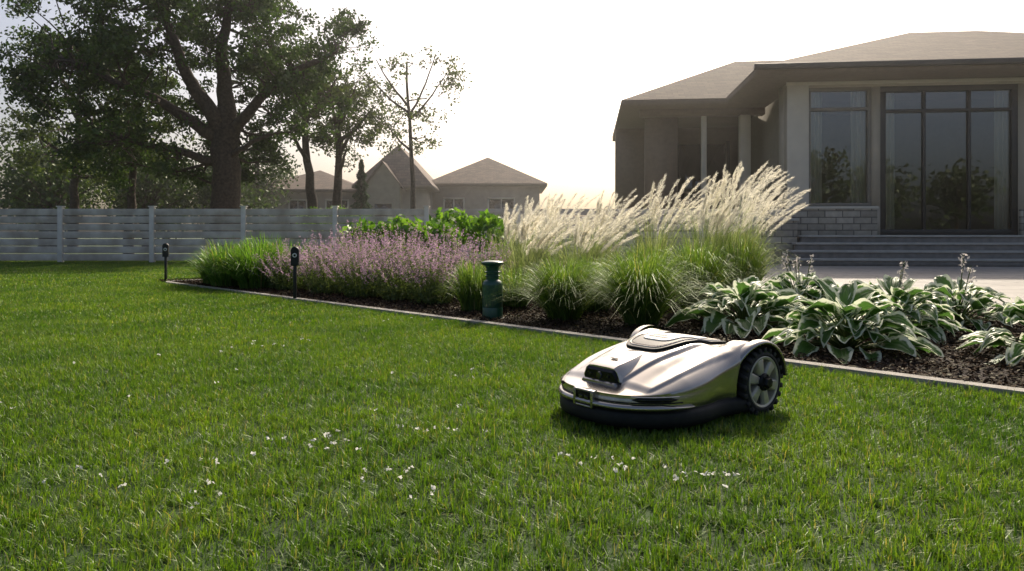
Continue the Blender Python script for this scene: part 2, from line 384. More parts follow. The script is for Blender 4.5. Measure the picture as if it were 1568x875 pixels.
def hosta(x,y,R,h,n=70,stalks=0):
    Vs=[];Fs=[];UV=[];c=0
    nu,nv=10,7
    pet=[]
    for i in range(n):
        f=(i+.5)/n; az=i*2.399963+random.uniform(-.35,.35)
        out=R*(.05+.66*f**.8)*random.uniform(.8,1.15); z0=h*(.84-.70*f)*random.uniform(.85,1.15)
        Ln=R*.52*random.uniform(.75,1.2); Wd=Ln*random.uniform(.44,.58)
        D=np.array([math.cos(az),math.sin(az),0]); S=np.array([-math.sin(az),math.cos(az),0])
        roll=random.uniform(-.5,.5); lift=random.uniform(.35,.85)*(1-f)+.14+random.uniform(-.1,.3); wav=random.uniform(0,6); side_=random.uniform(-.25,.25)
        droop=random.uniform(.3,.8)
        for a in range(nu):
            t=a/(nu-1)
            wdt=Wd*.5*(math.sin(math.pi*min(1,t**.75))**.75 if t<1 else 0)+.002
            cx=out+Ln*t*(1-.25*lift*t); cz=z0+Ln*(lift*t-droop*t*t)
            for b in range(nv):
                u=-1+2*b/(nv-1)
                zz=cz+abs(u)*wdt*.45+u*roll*wdt+.007*math.sin(wav+t*13+u*2)*abs(u)
                p=np.array([x,y,0])+D*cx+S*(u*wdt+side_*Ln*t*t); Vs.append((p[0],p[1],max(zz,.015))); UV.append((t,max(abs(u)*.78,(t-.8)*4 if t>.8 else 0)))
        for a in range(nu-1):
            for b in range(nv-1):
                k=c+a*nv+b; Fs.append((k,k+1,k+nv+1,k+nv))
        c+=nu*nv
        pet.append(tube([(x,y,0),(x+D[0]*out*.55,y+D[1]*out*.55,z0*.75),(x+D[0]*out,y+D[1]*out,z0)],[.005,.004,.003],5))
    e=empty('hosta_plant',(0,0,0))
    mesh('leaves',Vs,Fs,M_hosta,e,True,uv=UV)
    parts=pet; bl=[]
    for i in range(stalks):
        az=random.uniform(0,6.28); l=random.uniform(.04,.16); hh=h+random.uniform(.12,.24)
        tip=np.array([x+math.cos(az)*l,y+math.sin(az)*l,hh]); parts.append(tube([(x,y,.05),((x+tip[0])/2,(y+tip[1])/2,hh*.55),tip],[.005,.004,.003],5))
        n2=26; t=rng.uniform(0,.14,n2); C=tip+np.stack([rng.normal(0,.012,n2),rng.normal(0,.012,n2),-t+.01],1); bl.append(leafvf(C,.035,.014))
    V,F=merge(parts); mesh('stems',V,F,M_stem,e,True)
    if bl: V,F=merge(bl); mesh('flowers',V,F,M_bud,e)
hosta(1.70,5.25,.46,.30,85)
hosta(2.45,6.1,.43,.33,78,5)
hosta(1.99,4.28,.43,.285,85)
hosta(2.62,4.95,.42,.32,74,2)
hosta(2.95,3.9,.40,.29,62,0)
hosta(3.35,5.4,.42,.32,60,2)
M_cst=leafmat('catmint_leaf',(.08,.12,.05),(.18,.22,.11),trans=.4,gloss=.02)
M_cfl=leafmat('catmint_flower',(.36,.24,.35),(.66,.52,.60),trans=.45,tcol=(1.1,.98,1.03),gloss=.01)
def catmint(x,y,R,h,n=170):
    th=rng.uniform(0,2*math.pi,n); f=np.sqrt(rng.uniform(0,1,n)); rr=R*f
    B=np.stack([x+rr*.45*np.cos(th),y+rr*.45*np.sin(th),np.zeros(n)],1)
    hh=h*rng.uniform(.62,1.12,n)*(1-.35*f**2); reach=rr*.75*rng.uniform(.6,1.4,n)
    V1,F1=strips(B,th,reach,hh,np.full(n,.005),0,seg=4,p=1.3)
    D=np.stack([np.cos(th),np.sin(th)],1)
    def at(t,idx,j):
        c=np.zeros((len(idx),3)); c[:,:2]=B[idx,:2]+D[idx]*(reach[idx]*t**1.3)[:,None]; c[:,2]=hh[idx]*t
        return c+rng.normal(0,j,(len(idx),3))
    idx=np.repeat(np.arange(n),20); t=rng.uniform(.05,.85,len(idx)); L=leafvf(at(t,idx,.016),.036,.018,up=.8)
    idx=np.repeat(np.arange(n),26); t=1-.40*rng.uniform(0,1,len(idx))**1.1+.02; t=np.round(t*28)/28+rng.normal(0,.006,len(t)); C=at(t,idx,.006); Fl=leafvf(C,.019,.012)
    e=empty('catmint_plant'); V,F=merge([(V1,F1),L]); mesh('stems_and_leaves',V,F,M_cst,e); mesh('flower_spikes',Fl[0],Fl[1],M_cfl,e)
for (x,y,R,h,n) in ((-2.75,8.9,.42,.60,140),(-2.1,8.35,.45,.66,170),(-1.62,7.85,.42,.68,170),(-1.15,7.5,.42,.66,160),(-.78,7.1,.36,.62,140),
                  (-1.85,8.9,.45,.82,170),(-1.3,8.5,.45,.82,170),(-.75,8.0,.42,.78,160),(-2.35,9.3,.4,.76,130),(-.35,7.7,.35,.66,100)):
    catmint(x,y,R,h,n)
M_hyd=leafmat('shrub_leaf',(.07,.16,.02),(.18,.30,.05),trans=.5,gloss=.05)
def shrub(name,cl,n,Ls,mat,stemr=.01):
    e=empty(name); parts=[];st=[]
    for (x,y,z,r) in cl:
        d=unit(rng.normal(size=(n,3))); rad=r*rng.uniform(.45,1.0,n)[:,None]
        C=np.array([x,y,z])+d*rad*np.array([1,1,.8]); C=C[C[:,2]>.03]
        parts.append(leafvf(C,Ls,Ls*.6,up=1.0)); 
        for k in range(6):
            q=C[random.randrange(len(C))]; st.append(tube([(x,y,0),((x+q[0])/2,(y+q[1])/2,q[2]*.6),q],[stemr,stemr*.7,stemr*.4],5))
    V,F=merge(parts); mesh('foliage',V,F,mat,e); V,F=merge(st); mesh('stems',V,F,M_bark,e)
shrub('hydrangea_shrub',[(-2.1,10.2,.62,.36),(-1.6,10.3,.68,.38),(-1.1,10.4,.62,.36)],420,.13,M_hyd)
shrub('hydrangea_shrub',[(-.95,11.2,.8,.4),(-.4,11.0,.72,.4)],380,.13,M_hyd)
M_plb=leafmat('plume_blade',(.14,.20,.07),(.36,.40,.2),trans=.55,tcol=(1.3,1.3,.9))
M_pl=leafmat('plume_feather',(.70,.67,.60),(.90,.87,.80),trans=.6,tcol=(1.12,1.11,1.03),gloss=.02)
def plume(x,y,h,r,n=420,m=46,wind=.35):
    e=empty('plume_grass')
    V,F=grass_clump('x',x,y,r,h*.72,n,.007,None,bx=.14,do=False); mesh('blades',V,F,M_plb,e)
    th=rng.uniform(0,2*math.pi,m); B=np.stack([x+.08*np.cos(th),y+.08*np.sin(th),np.zeros(m)],1)
    dv=np.stack([np.cos(th)*.4+wind*1.6,np.sin(th)*.4],1); az=np.arctan2(dv[:,1],dv[:,0])
    reach=np.linalg.norm(dv,axis=1)*h*.55*rng.uniform(.4,1.15,m); hh=h*rng.uniform(.68,1.04,m)
    S=strips(B,az,reach,hh,np.full(m,.005),.25,seg=7,p=1.9)
    k=110; idx=np.repeat(np.arange(m),k); t=rng.uniform(.70,1.0,m*k)
    def pos(t): 
        c=np.zeros((len(idx),3)); c[:,:2]=B[idx,:2]+np.stack([np.cos(az),np.sin(az)],1)[idx]*(reach[idx]*t**1.9)[:,None]
        c[:,2]=hh[idx]*(t*1.25-.25*t**3); return c
    C=pos(t); d=pos(t+.03)-C; d=unit(d)+rng.normal(0,.35,(m*k,3)); d[:,2]-=.1
    C=C+rng.normal(0,.008,(m*k,3))*(1.2-(t[:,None]-.7)*2)
    Lf=leafvf(C,.055,.0045,dirs=d)
    mesh('stems',S[0],S[1],M_plb,e); mesh('plumes',Lf[0],Lf[1],M_pl,e)
for (x,y,h,r) in ((1.95,7.3,1.28,.5),(2.3,7.7,1.42,.55),(1.55,7.9,1.3,.5),(1.0,8.1,1.2,.5),(.45,8.4,1.15,.5),(-.05,8.7,1.05,.45),(.7,7.4,.95,.45),(.15,7.7,.9,.4),(2.75,8.4,1.25,.45),(.2,9.3,1.2,.4)):
    plume(x,y,h,r)

# ------------------------------------------------------------ trees
def limb_path(p0,p1,n=5,wob=.1):
    p0=np.array(p0,float);p1=np.array(p1,float); t=np.linspace(0,1,n)[:,None]
    P=p0+(p1-p0)*t; L=np.linalg.norm(p1-p0); P[1:-1]+=rng.normal(0,wob*L*.3,(n-2,3)); return P
def tree(name,limbs,clusters,leafn,leafs,mat,crad=(.35,.6),sub=True):
    e=empty(name); parts=[];allp=[];allr=[]
    for pts,r0,r1 in limbs:
        pts=np.array(pts,float)
        t=np.linspace(0,len(pts)-1,(len(pts)-1)*4+1); q=np.stack([np.interp(t,np.arange(len(pts)),pts[:,k]) for k in range(3)],1)
        for _ in range(2): q[1:-1]=(q[:-2]+2*q[1:-1]+q[2:])/4
        q[1:-1]+=rng.normal(0,min(r1*.15+.01,.03),(len(q)-2,3))
        r=np.linspace(r0,r1,len(q)); parts.append(tube(q,r,12)); allp+=list(q);allr+=list(r)
    allp=np.array(allp);allr=np.array(allr); lp=[]
    cl=np.array(clusters)
    for c in cl:
        dd=np.linalg.norm(allp-c,axis=1)+ (allp[:,2]>c[2]+.3)*1.5 + (allp[:,2]<2.0)*2
        k=int(np.argmin(dd)); P=limb_path(allp[k],c,5,.25); P[2]+=(0,0,-.05)
        r=min(allr[k]*.5,.05); parts.append(tube(P,np.linspace(r,.008,5),6))
        R=random.uniform(*crad)
        for s in range(4):
            q=c+rng.normal(0,R*.55,3); parts.append(tube(limb_path(P[3],q,3,.2),[.012,.008,.004],4))
            m=leafn//4; off=rng.normal(0,R*.36,(m,3)); off[:,2]*=.6; lp.append(q+off)
    V,F=merge(parts); mesh('trunk_and_limbs',V,F,M_bark,e,True)
    C=np.vstack(lp); V,F=leafvf(C,leafs,leafs*.6,up=.5); mesh('leaves',V,F,mat,e)
M_oak=leafmat('oak_leaf',(.020,.045,.009),(.068,.12,.022),trans=.34,gloss=.04)
M_oak2=leafmat('maple_leaf',(.03,.05,.012),(.10,.13,.035),trans=.4)
Yt=21.0
tr=[(-8.34,Yt,-.05),(-8.35,Yt,1.2),(-8.36,Yt,2.6),(-8.38,Yt,3.75)]
limbs=[([(-8.34,Yt,-.05),(-8.34,Yt,.35)],.60,.44),(tr,.44,.37),
 ([(-8.40,Yt,3.4),(-8.7,Yt-.2,4.3),(-9.25,Yt-.3,5.0),(-9.55,Yt-.4,5.9),(-10.1,Yt-.5,7.2)],.27,.10),
 ([(-8.38,Yt,3.5),(-8.36,Yt+.1,4.6),(-8.55,Yt+.1,5.8),(-8.3,Yt+.2,7.8)],.32,.10),
 ([(-8.5,Yt,3.4),(-9.2,Yt-.4,3.95),(-9.9,Yt-.7,4.5),(-10.8,Yt-.9,4.8),(-12.2,Yt-1.1,5.5)],.2,.06),
 ([(-8.40,Yt,3.2),(-7.9,Yt-.1,4.0),(-7.1,Yt-.3,4.8),(-6.2,Yt-.4,5.4),(-5.0,Yt-.5,5.9)],.2,.05),
 ([(-8.5,Yt,2.7),(-9.3,Yt-.6,3.05),(-10.3,Yt-1,3.2),(-11.6,Yt-1.2,3.7)],.14,.04),
 ([(-8.35,Yt,2.9),(-7.8,Yt-.5,3.1),(-7.0,Yt-.7,3.5),(-6.2,Yt-.7,3.6)],.10,.03)]
cl=[]
while len(cl)<185:
    x=rng.uniform(-14.6,-4.3); z=rng.uniform(2.3,9.4); y=rng.uniform(Yt-3,Yt+3)
    if ((x+9.5)/5.2)**2+((z-5.7)/4.0)**2+((y-Yt)/3.2)**2>1: continue
    if abs(x+8.4)<.9 and z<5.6 and y<Yt+1 : continue
    if x>-7.4 and z<3.4 and rng.uniform()<.6: continue
    if x>-7.0 and rng.uniform()<.35: continue
    cl.append((x,y,z))
tree('oak_tree',limbs,cl,350,.13,M_oak)
def slim(name,x,y,lean,h,r,ncl,cz,cr,leafn=200,leafs=.14):
    P=[(x,y,0),(x+lean*.2,y,h*.3),(x+lean*.6,y+.1,h*.6),(x+lean,y,h)]
    lb=[(P,r,r*.3)]
    for i in range(5):
        t=random.uniform(.5,.9); b=np.array([x+lean*t*.9,y,h*t]); a=random.uniform(0,6.28); l=cr*random.uniform(.6,1)
        lb.append(([b,b+np.array([math.cos(a)*l*.5,math.sin(a)*l*.5,l*.35]),b+np.array([math.cos(a)*l,math.sin(a)*l,l*.9])],r*.4,r*.12))
    c=[]
    while len(c)<ncl:
        q=rng.uniform(-1,1,3)
        if np.linalg.norm(q)>1: continue
        c.append((x+lean*.8+q[0]*cr,y+q[1]*cr,cz+q[2]*cr*1.05))
    tree(name,lb,c,leafn,leafs,M_oak2)
slim('maple_tree',-7.15,26,-.5,6.4,.24,26,6.0,1.9)
slim('maple_tree',-6.5,26.5,.15,5.6,.24,24,5.3,1.5)
slim('maple_tree',-3.8,28,-.3,7.4,.13,24,6.4,2.2,110,.14)
slim('maple_tree',-12.8,24,.2,5.5,.18,30,4.2,1.9)
slim('maple_tree',-16.5,27,.2,6.5,.2,40,5.2,2.6)
M_con=leafmat('conifer_needles',(.02,.05,.02),(.05,.10,.04),trans=.2)
def conifer(x,y,h,r):
    e=empty('conifer_tree'); n=9000; z=h*rng.uniform(.02,1,n)**.9; th=rng.uniform(0,6.28,n)
    rr=r*(1-z/h)**.8*(.75+.25*np.sin(z*14))*rng.uniform(.5,1,n)**.5
    C=np.stack([x+rr*np.cos(th),y+rr*np.sin(th),z],1); d=np.stack([np.cos(th),np.sin(th),np.full(n,-.2)],1)+rng.normal(0,.4,(n,3))
    V,F=leafvf(C,.16,.04,dirs=d); mesh('needles',V,F,M_con,e); V,F=tube([(x,y,0),(x,y,h*.95)],[.12,.02]); mesh('trunk',V,F,M_bark,e)
conifer(-6.5,31,3.9,.75)
shrub('boxwood_shrub',[(-5.7,20.5,1.1,.5),(-5.0,20.6,1.15,.5),(-4.4,20.6,1.05,.5)],900,.07,M_hyd,.02)
M_bgl=leafmat('distant_leaf',(.02,.042,.010),(.065,.10,.025),trans=.35)
def treemass(name,specs,ls,ln):
    e=empty(name); parts=[];st=[]
    for (x,y,h,r) in specs:
        st.append(tube([(x,y,0),(x+.1,y,h*.5),(x,y,h*.85)],[.22,.16,.05],7))
        for _ in range(26):
            q=unit(rng.normal(size=(1,3)))[0]*rng.uniform(.35,1); c=np.array([x,y,h*.58])+q*np.array([r,r,h*.40])
            st.append(tube([(x,y,h*.35),(x*.5+c[0]*.5,y*.5+c[1]*.5,c[2]*.8),c],[.07,.05,.02],4))
            C=c+rng.normal(0,r*.2,(ln,3)); parts.append(leafvf(C[C[:,2]>.2],ls,ls*.65,up=.5))
    V,F=merge(st); mesh('trunks',V,F,M_bark,e); V,F=merge(parts); mesh('foliage',V,F,M_bgl,e)
sp=[(-26+2.6*i+random.uniform(-.8,.8),38+random.uniform(-3,4),random.uniform(4.2,7.5),random.uniform(1.6,2.4)) for i in range(5)]
sp+=[(-34,44,9,3),(-29,47,8,3),(-19.5,46,6.5,2.4),(-16.5,50,5.6,2.2),(-21,33,5.2,2.2),(-16.8,33,4.6,1.9),(-13.6,34,4.2,1.6)]
treemass('background_trees',sp,.22,120)
sp=[(-44+7.5*i+random.uniform(-1,1),-34+random.uniform(-4,4),random.uniform(7,11),random.uniform(3,4)) for i in range(13)]
treemass('background_trees',sp,.6,50)

# ------------------------------------------------------------ houses
def hip(name,x0,x1,y0,y1,ze,zr,mat,parent,ov=.5,th=.16,gable=False,fm=None):
    x0-=ov;x1+=ov;y0-=ov;y1+=ov; d=min(x1-x0,y1-y0)/2
    if (x1-x0)>=(y1-y0): r0=(x0+d,(y0+y1)/2); r1=(x1-d,(y0+y1)/2)
    else: r0=((x0+x1)/2,y0+d); r1=((x0+x1)/2,y1-d)
    V=[(x0,y0,ze),(x1,y0,ze),(x1,y1,ze),(x0,y1,ze),(*r0,zr),(*r1,zr)]
    if (x1-x0)>=(y1-y0): F=[(0,1,5,4),(1,2,5),(2,3,4,5),(3,0,4)]
    else: F=[(0,1,4),(1,2,5,4),(2,3,5),(3,0,4,5)]
    mesh(name,V,F,mat,parent)
    boxes(name+'_fascia',[((x0+.01,y0+.01,ze-th),(x1-.01,y1-.01,ze-.004))],fm or M_soffit,parent)
M_nwall=pbr('neighbor_wall',(.36,.30,.235),.85,var=.1,nscale=3,bump=.2)
def nhouse(name,x0,x1,y,dep,ze,zr,wins,gable=None):
    e=empty(name,(0,0,0))
    boxes('walls',[((x0,y,0),(x1,y+dep,ze-.17))],M_nwall,e)
    hip('roof',x0,x1,y,y+dep,ze,zr,M_roof2,e,.5)
    fr=[];gl=[]
    for (a,b,z0,z1) in wins:
        gl.append(((a,y-.03,z0),(b,y-.005,z1))); 
        fr+= [((a-.1,y-.06,z0-.1),(b+.1,y-.004,z0)),((a-.1,y-.06,z1),(b+.1,y-.004,z1+.1)),((a-.1,y-.06,z0),(a,y-.004,z1)),((b,y-.06,z0),(b+.1,y-.004,z1)),(((a+b)/2-.03,y-.05,z0),((a+b)/2+.03,y-.031,z1))]
    boxes('windows',gl,M_glass,e); boxes('window_frames',fr,M_trim,e)
    if gable:
        gx0,gx1,gy,gz0,gz1=gable
        V=[(gx0,gy,0),(gx1,gy,0),(gx1,gy,gz0),((gx0+gx1)/2,gy,gz1),(gx0,gy,gz0)]
        V2=[(a,b+3.5,c) for a,b,c in V]
        mesh('gable_wall',V+V2,[(0,1,2,3,4),(1,6,7,2),(0,4,9,5)],M_nwall,e)
        o=.35; m=(gx0+gx1)/2; s=(gz1-gz0)/((gx1-gx0)/2)
        mesh('gable_roof',[(gx0-o,gy-o,gz0-o*s+.1),(m,gy-o,gz1+.1),(gx1+o,gy-o,gz0-o*s+.1),(gx0-o,gy+5,gz0-o*s+.1),(m,gy+5,gz1+.1),(gx1+o,gy+5,gz0-o*s+.1)],[(0,1,4,3),(1,2,5,4)],M_roof2,e)
        boxes('gable_window',[((m-.5,gy-.03,1.2),(m+.5,gy-.005,2.5))],M_glass,e)
    return e
nhouse('neighbor_house',-16.2,-9.6,45,7,3.5,5.0,[(-13.9,-12.9,1.3,2.8),(-11.6,-10.3,1.2,2.8)])
nhouse('neighbor_house',-9.0,-5.2,43,9,3.6,6.3,[(-8.3,-7.3,1.2,2.7)],gable=(-8.6,-6.6,42.4,3.6,4.9))
nhouse('neighbor_house',-5.2,1.8,47,8,4.0,6.1,[(-4.4,-3.2,1.4,3),(-1.5,.1,1.4,3)])

# main house
hs=empty('modern_house',(6.92,18.0,0),math.radians(-6))
FL=.68
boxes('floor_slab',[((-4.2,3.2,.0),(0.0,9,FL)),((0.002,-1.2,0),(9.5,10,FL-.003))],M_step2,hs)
wall=[((0,0,FL),(.46,.35,4.5)),((.46,.004,4.36),(9.5,.35,4.5)),((.46,.006,FL),(2.04,.35,1.36)),((2.0,0,1.36),(2.2,.35,4.36)),((2.04,.002,FL),(2.2,.35,1.358)),((5.4,0,FL),(6.2,.35,4.36)),
      ((0,.35,FL),(.3,.9,4.5)),((.3,.7,FL),(.62,.9,4.5)),((6.2,.006,FL),(8.2,.35,1.3)),((8.2,0,FL),(9.5,.35,4.36)),((9.3,.35,FL),(9.5,9.5,4.5))]
boxes('walls',wall,M_siding,hs)
M_int=pbr('interior_wall',(.30,.26,.20),.9,var=.05)
boxes('interior_walls',[((.30,.9,FL),(.45,8.0,4.5)),((.46,5.2,FL),(9.29,5.35,4.5))],M_int,hs)
boxes('trim',[((-.03,-.03,FL+.68),(.49,-.002,4.42)),((-.05,-.05,4.42),(9.5,-.004,4.5)),((-.05,-.17,1.33),(2.1,-.031,1.39))],M_trim,hs,.004)
boxes('stone_base',[((-.06,-.14,FL),(2.08,-.005,1.33)),((-.8,-1.0,0),(-.06,-.15,1.02)),((5.4,-.12,FL),(8.2,-.005,1.3))],M_stone,hs,.006)
boxes('stone_cap',[((-.84,-1.04,1.02),(-.03,-.18,1.08))],M_step,hs,.006)
def window(x0,x1,z0,z1,trans=None,mull=(),y=.12,fm=M_frame,t=.09,cur=True):
    fr=[((x0,y-.1,z0),(x1,y,z0+t)),((x0,y-.1,z1-t),(x1,y,z1)),((x0,y-.1,z0+t),(x0+t,y,z1-t)),((x1-t,y-.1,z0+t),(x1,y,z1-t))]
    if trans: fr.append(((x0+t,y-.09,trans-.04),(x1-t,y-.002,trans+.04)))
    for m in mull: fr.append(((m-.035,y-.085,z0+t),(m+.035,y-.003,z1-t)))
    boxes('window_frame',fr,fm,hs,.004)
    mesh('window_glass',[(x0+t,y-.03,z0+t),(x1-t,y-.03,z0+t),(x1-t,y-.03,z1-t),(x0+t,y-.03,z1-t)],[(0,1,2,3)],M_wglass,hs)
    if cur:
        for (a,b) in ((x0+.02,x0+.42),(x1-.42,x1-.02)):
            u=np.linspace(a,b,60); V=[];F=[]
            for i,uu in enumerate(u):
                yy=.24+.03*math.sin(uu*62)+.012*math.sin(uu*25); V+=[(uu,yy,max(z0,FL)+.02),(uu,yy,z1)]
            for i in range(59): F.append((2*i,2*i+2,2*i+3,2*i+1))
            mesh('curtain',V,F,M_curtain,hs,True)
window(.46,2.0,1.39,4.36,3.82)
window(2.2,5.4,FL,4.36,3.75,(3.25,4.3),fm=M_dark,t=.14)
window(6.2,8.2,1.3,4.36,3.82,(7.2,))
st=[];ri=[]
for i in range(4):
    z=FL-.17*i; f=-1.25-.38*i; l=-.0-.22*i
    st.append(((l-.03,f-.03,z-.045),(9.6,f+.42 if i else .0-.15,z+.002)))
    ri.append(((l,f,0.0),(9.55,f+.36,z-.045)))
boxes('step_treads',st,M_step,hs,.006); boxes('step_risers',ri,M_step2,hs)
hip('roof',0,12,0,10,4.72,7.0,M_roof,hs,.95,.2)
boxes('gutter',[((-1.06,-1.07,4.62),(13.1,-.955,4.75))],M_dark,hs,.01)
boxes('porch_wall',[((-3.2,4.2,FL),(-2.2,4.5,4.5)),((-4.0,7.6,FL),(.3,7.9,4.5)),((-2.2,7.3,FL),(-1.9,7.59,4.5))],pbr('brown_wall',(.25,.185,.135),.8,var=.08),hs)
boxes('porch_columns',[((-.42,3.6,FL),(-.12,3.9,4.3)),((-1.55,3.7,FL),(-1.40,3.85,4.3))],M_trim,hs,.006)
boxes('porch_beam',[((-3.4,3.55,4.3),(.29,3.95,4.5))],M_soffit,hs)
boxes('porch_doors',[((-1.85,7.5,FL+.1),(-.1,7.55,3.9))],M_glass,hs)
boxes('porch_door_frames',[((-1.9,7.44,FL),(-1.8,7.499,4)),((-1.0,7.44,FL),(-.92,7.499,4)),((-.12,7.44,FL),(0,7.499,4))],M_dark,hs)
hip('porch_roof',-3.4,8,3.5,10.5,4.68,6.7,M_roof,hs,.6,.18)

# ------------------------------------------------------------ bollard + path lights
M_green=pbr('green_paint',(.015,.075,.048),.33,var=.12,nscale=10,coat=.3)
M_black=pbr('black_plastic',(.014,.014,.015),.45,var=.15,nscale=30)
b=empty('bollard_light',(-.16,5.88,0))
lathe('body',[(0.001,0),(.088,0),(.088,.012),(.083,.016),(.083,.10),(.0815,.104),(.083,.108),(.083,.285),(.082,.30),(.072,.318),(.058,.326),(.054,.33)],M_green,b)
lathe('neck',[(.052,.329),(.052,.352),(.062,.356),(.062,.364),(.052,.368),(.052,.384),(.064,.388),(.064,.396),(.052,.40),(.052,.42),(.060,.44)],M_green,b)
lathe('cap',[(.055,.438),(.088,.452),(.092,.458),(.092,.470),(.086,.477),(.05,.484),(.001,.486)],M_green,b)
lathe('base_flange',[(.001,.0),(.1,0.0),(.1,.014),(.087,.016)],M_black,b)
M_ring=pbr('ring_white',(.8,.8,.8),.4,var=.02)
def plight(x,y,rz):
    e=empty('path_light',(x,y,0),rz)
    h=.57; boxes('post',[((-.017,-.017,0),(.017,.017,h-.15))],M_black,e,.004)
    n=18; out=[(-.042,h-.20),(.042,h-.20)]+[(.042*math.cos(a),h-.042+.042*math.sin(a)) for a in np.linspace(0,math.pi,n)]
    V=[(p[0],-.028,p[1]) for p in out]+[(p[0],.028,p[1]) for p in out]; m=len(out)
    F=[tuple(range(m)),tuple(range(2*m-1,m-1,-1))]+[(i,i+m,(i+1)%m+m,(i+1)%m) for i in range(m)]
    o=mesh('head',V,F,M_black,e); bv=o.modifiers.new('b','BEVEL'); bv.width=.005; bv.segments=2; bv.limit_method='ANGLE'
    lathe('lens_ring',[(.013,-.004),(.013,.004),(.021,.004),(.023,0),(.021,-.004),(.013,-.004)],M_ring,e,seg=28,loc=(0,-.031,h-.09),axis='y')
    lathe('lens',[(.001,-.003),(.0125,-.003),(.0125,.003)],M_glass,e,seg=20,loc=(0,-.03,h-.09),axis='y')
    boxes('spike_collar',[((-.028,-.028,0),(.028,.028,.02))],M_black,e,.004)
plight(-5.06,10.5,.2); plight(-2.28,7.55,.15)

# ------------------------------------------------------------ mower
RA=math.radians
mw=empty('robotic_lawn_mower',(.615,2.875,0.0),RA(218))
M_silver=pbr('silver_metal_paint',(.40,.375,.345),.23,metal=.94,var=.03,nscale=400,coat=.3)
M_trimm=pbr('bright_trim',(.5,.47,.43),.2,metal=1,var=.02)
M_gb=pbr('gloss_black',(.008,.008,.009),.18,var=.1,spec=.3)
M_satin=pbr('satin_black',(.012,.012,.013),.38,var=.1,spec=.25)
M_skirt=pbr('skirt_plastic',(.014,.014,.015),.6,var=.2,nscale=40,bump=.15,bscale=400,spec=.3)
M_tire=pbr('tire_rubber',(.018,.018,.018),.8,var=.2,nscale=60,bump=.3)
M_rim=pbr('rim_metal',(.46,.43,.37),.38,var=.04,metal=.35)
M_label=pbr('label_panel',(.66,.63,.57),.45,var=.03)
cx,ax,ay,nn=.035,.405,.290,3.8
XS=np.array([-.37,-.3,-.2,-.1,0,.1,.2,.3,.36,.44])
HC=np.array([.228,.252,.268,.272,.268,.252,.226,.192,.170,.150])
ZS=np.array([.195,.215,.228,.220,.194,.170,.155,.147,.142,.138])
def sm(x,A): return np.mean([np.interp(x+o,XS,A) for o in (-.03,-.015,0,.015,.03)],axis=0)
def sstep(t): t=np.clip(t,0,1); return t*t*(3-2*t)
def qof(x,y): return np.clip((np.abs((x-cx)/ax)**nn+np.abs(y/ay)**nn)**(1/nn),0,1)
def zb(x,y):
    q=qof(x,y); s=sm(x,ZS)
    z=s+(sm(x,HC)-s)*(1-q**3.2)**.72
    ya=np.abs(y)
    f=sstep((x+.44)/.10)*sstep((-.015-x)/.16)*sstep((ya-.165)/.07)
    z=z+.022*f*np.clip((1-q)*9,0.0,1)**.6+.014*f
    yc=np.interp(x,[-.36,-.1,.1,.25,.36],[.15,.155,.14,.115,.10])
    z=z+.010*sstep((yc-ya)/.011+.5)*sstep((.37-x)/.03)*sstep((x+.12)/.15)
    ys=np.interp(x,[-.1,.05,.25,.4],[.262,.245,.235,.22])
    z=z+.007*sstep((ys-ya)/.012+.5)*sstep((.38-x)/.04)*sstep((x+.10)/.06)
    z=z-.012*np.exp(-((ya-.19)/.035)**2)*np.exp(-((x-.16)/.15)**2)
    return z
def ring_xy(th,q):
    c,s=np.cos(th),np.sin(th)
    return cx+ax*q*np.sign(c)*np.abs(c)**(2/nn), ay*q*np.sign(s)*np.abs(s)**(2/nn)
def plan(x,y,zf):
    g=1-.065*np.exp(-((x-.0)/.07)**2)*zf
    g=g*(1-.09*np.clip((x-.12)/.3,0,1)**2)
    xx=x-.055*np.clip((x-.2)/.22,0,1)*(np.abs(y)/ay)**2
    return xx,y*g
nT=260; TH=np.linspace(0,2*math.pi,nT,endpoint=False)
V=[];nr=0
for f,qs in [(0.0,.965),(.1,.985),(.22,.998),(.36,1.004),(.5,1.006),(.64,1.004),(.78,1.0),(.9,.994)]:
    x,y=ring_xy(TH,1.0); zt=zb(x,y); z=.072+(zt-.072)*f
    px,py=plan(x,y,1-.5*f); px=cx+(px-cx)*qs; py=py*qs
    V.append(np.stack([px,py,z],1)); nr+=1
QS=list(1-np.linspace(.008,1,56)**1.2*.965)
for q in QS:
    x,y=ring_xy(TH,q); px,py=plan(x,y,.5*q**3); V.append(np.stack([px,py,zb(x,y)],1)); nr+=1
Vb=np.vstack(V); F=[]
for i in range(nr-1):
    for j in range(nT):
        k2=(j+1)%nT; F.append((i*nT+j,i*nT+k2,(i+1)*nT+k2,(i+1)*nT+j))
F.append(tuple(range((nr-1)*nT,nr*nT))); F.append(tuple(range(nT-1,-1,-1)))
body=mesh('body_shell',Vb,F,M_silver,mw,True)
WX,WR=-.215,.131
for sgn in (1,-1):
    cut=lathe('cut',[(.001,-.12),(.150,-.12),(.150,.12),(.001,.12)],M_black,None,64,axis='y')
    cut.parent=mw; cut.location=(WX,sgn*.285,WR-.004); cut.modifiers.clear()
    bpy.context.view_layer.update()
    bm_=body.modifiers.new('bool','BOOLEAN'); bm_.object=cut; bm_.operation='DIFFERENCE'; bm_.solver='EXACT'
    dg=bpy.context.evaluated_depsgraph_get(); dg.update()
    me=bpy.data.meshes.new_from_object(body.evaluated_get(dg)); body.modifiers.clear(); body.data=me
    bpy.data.objects.remove(cut)
for p in body.data.polygons: p.use_smooth=True
es=body.modifiers.new('e','EDGE_SPLIT'); es.split_angle=RA(50)
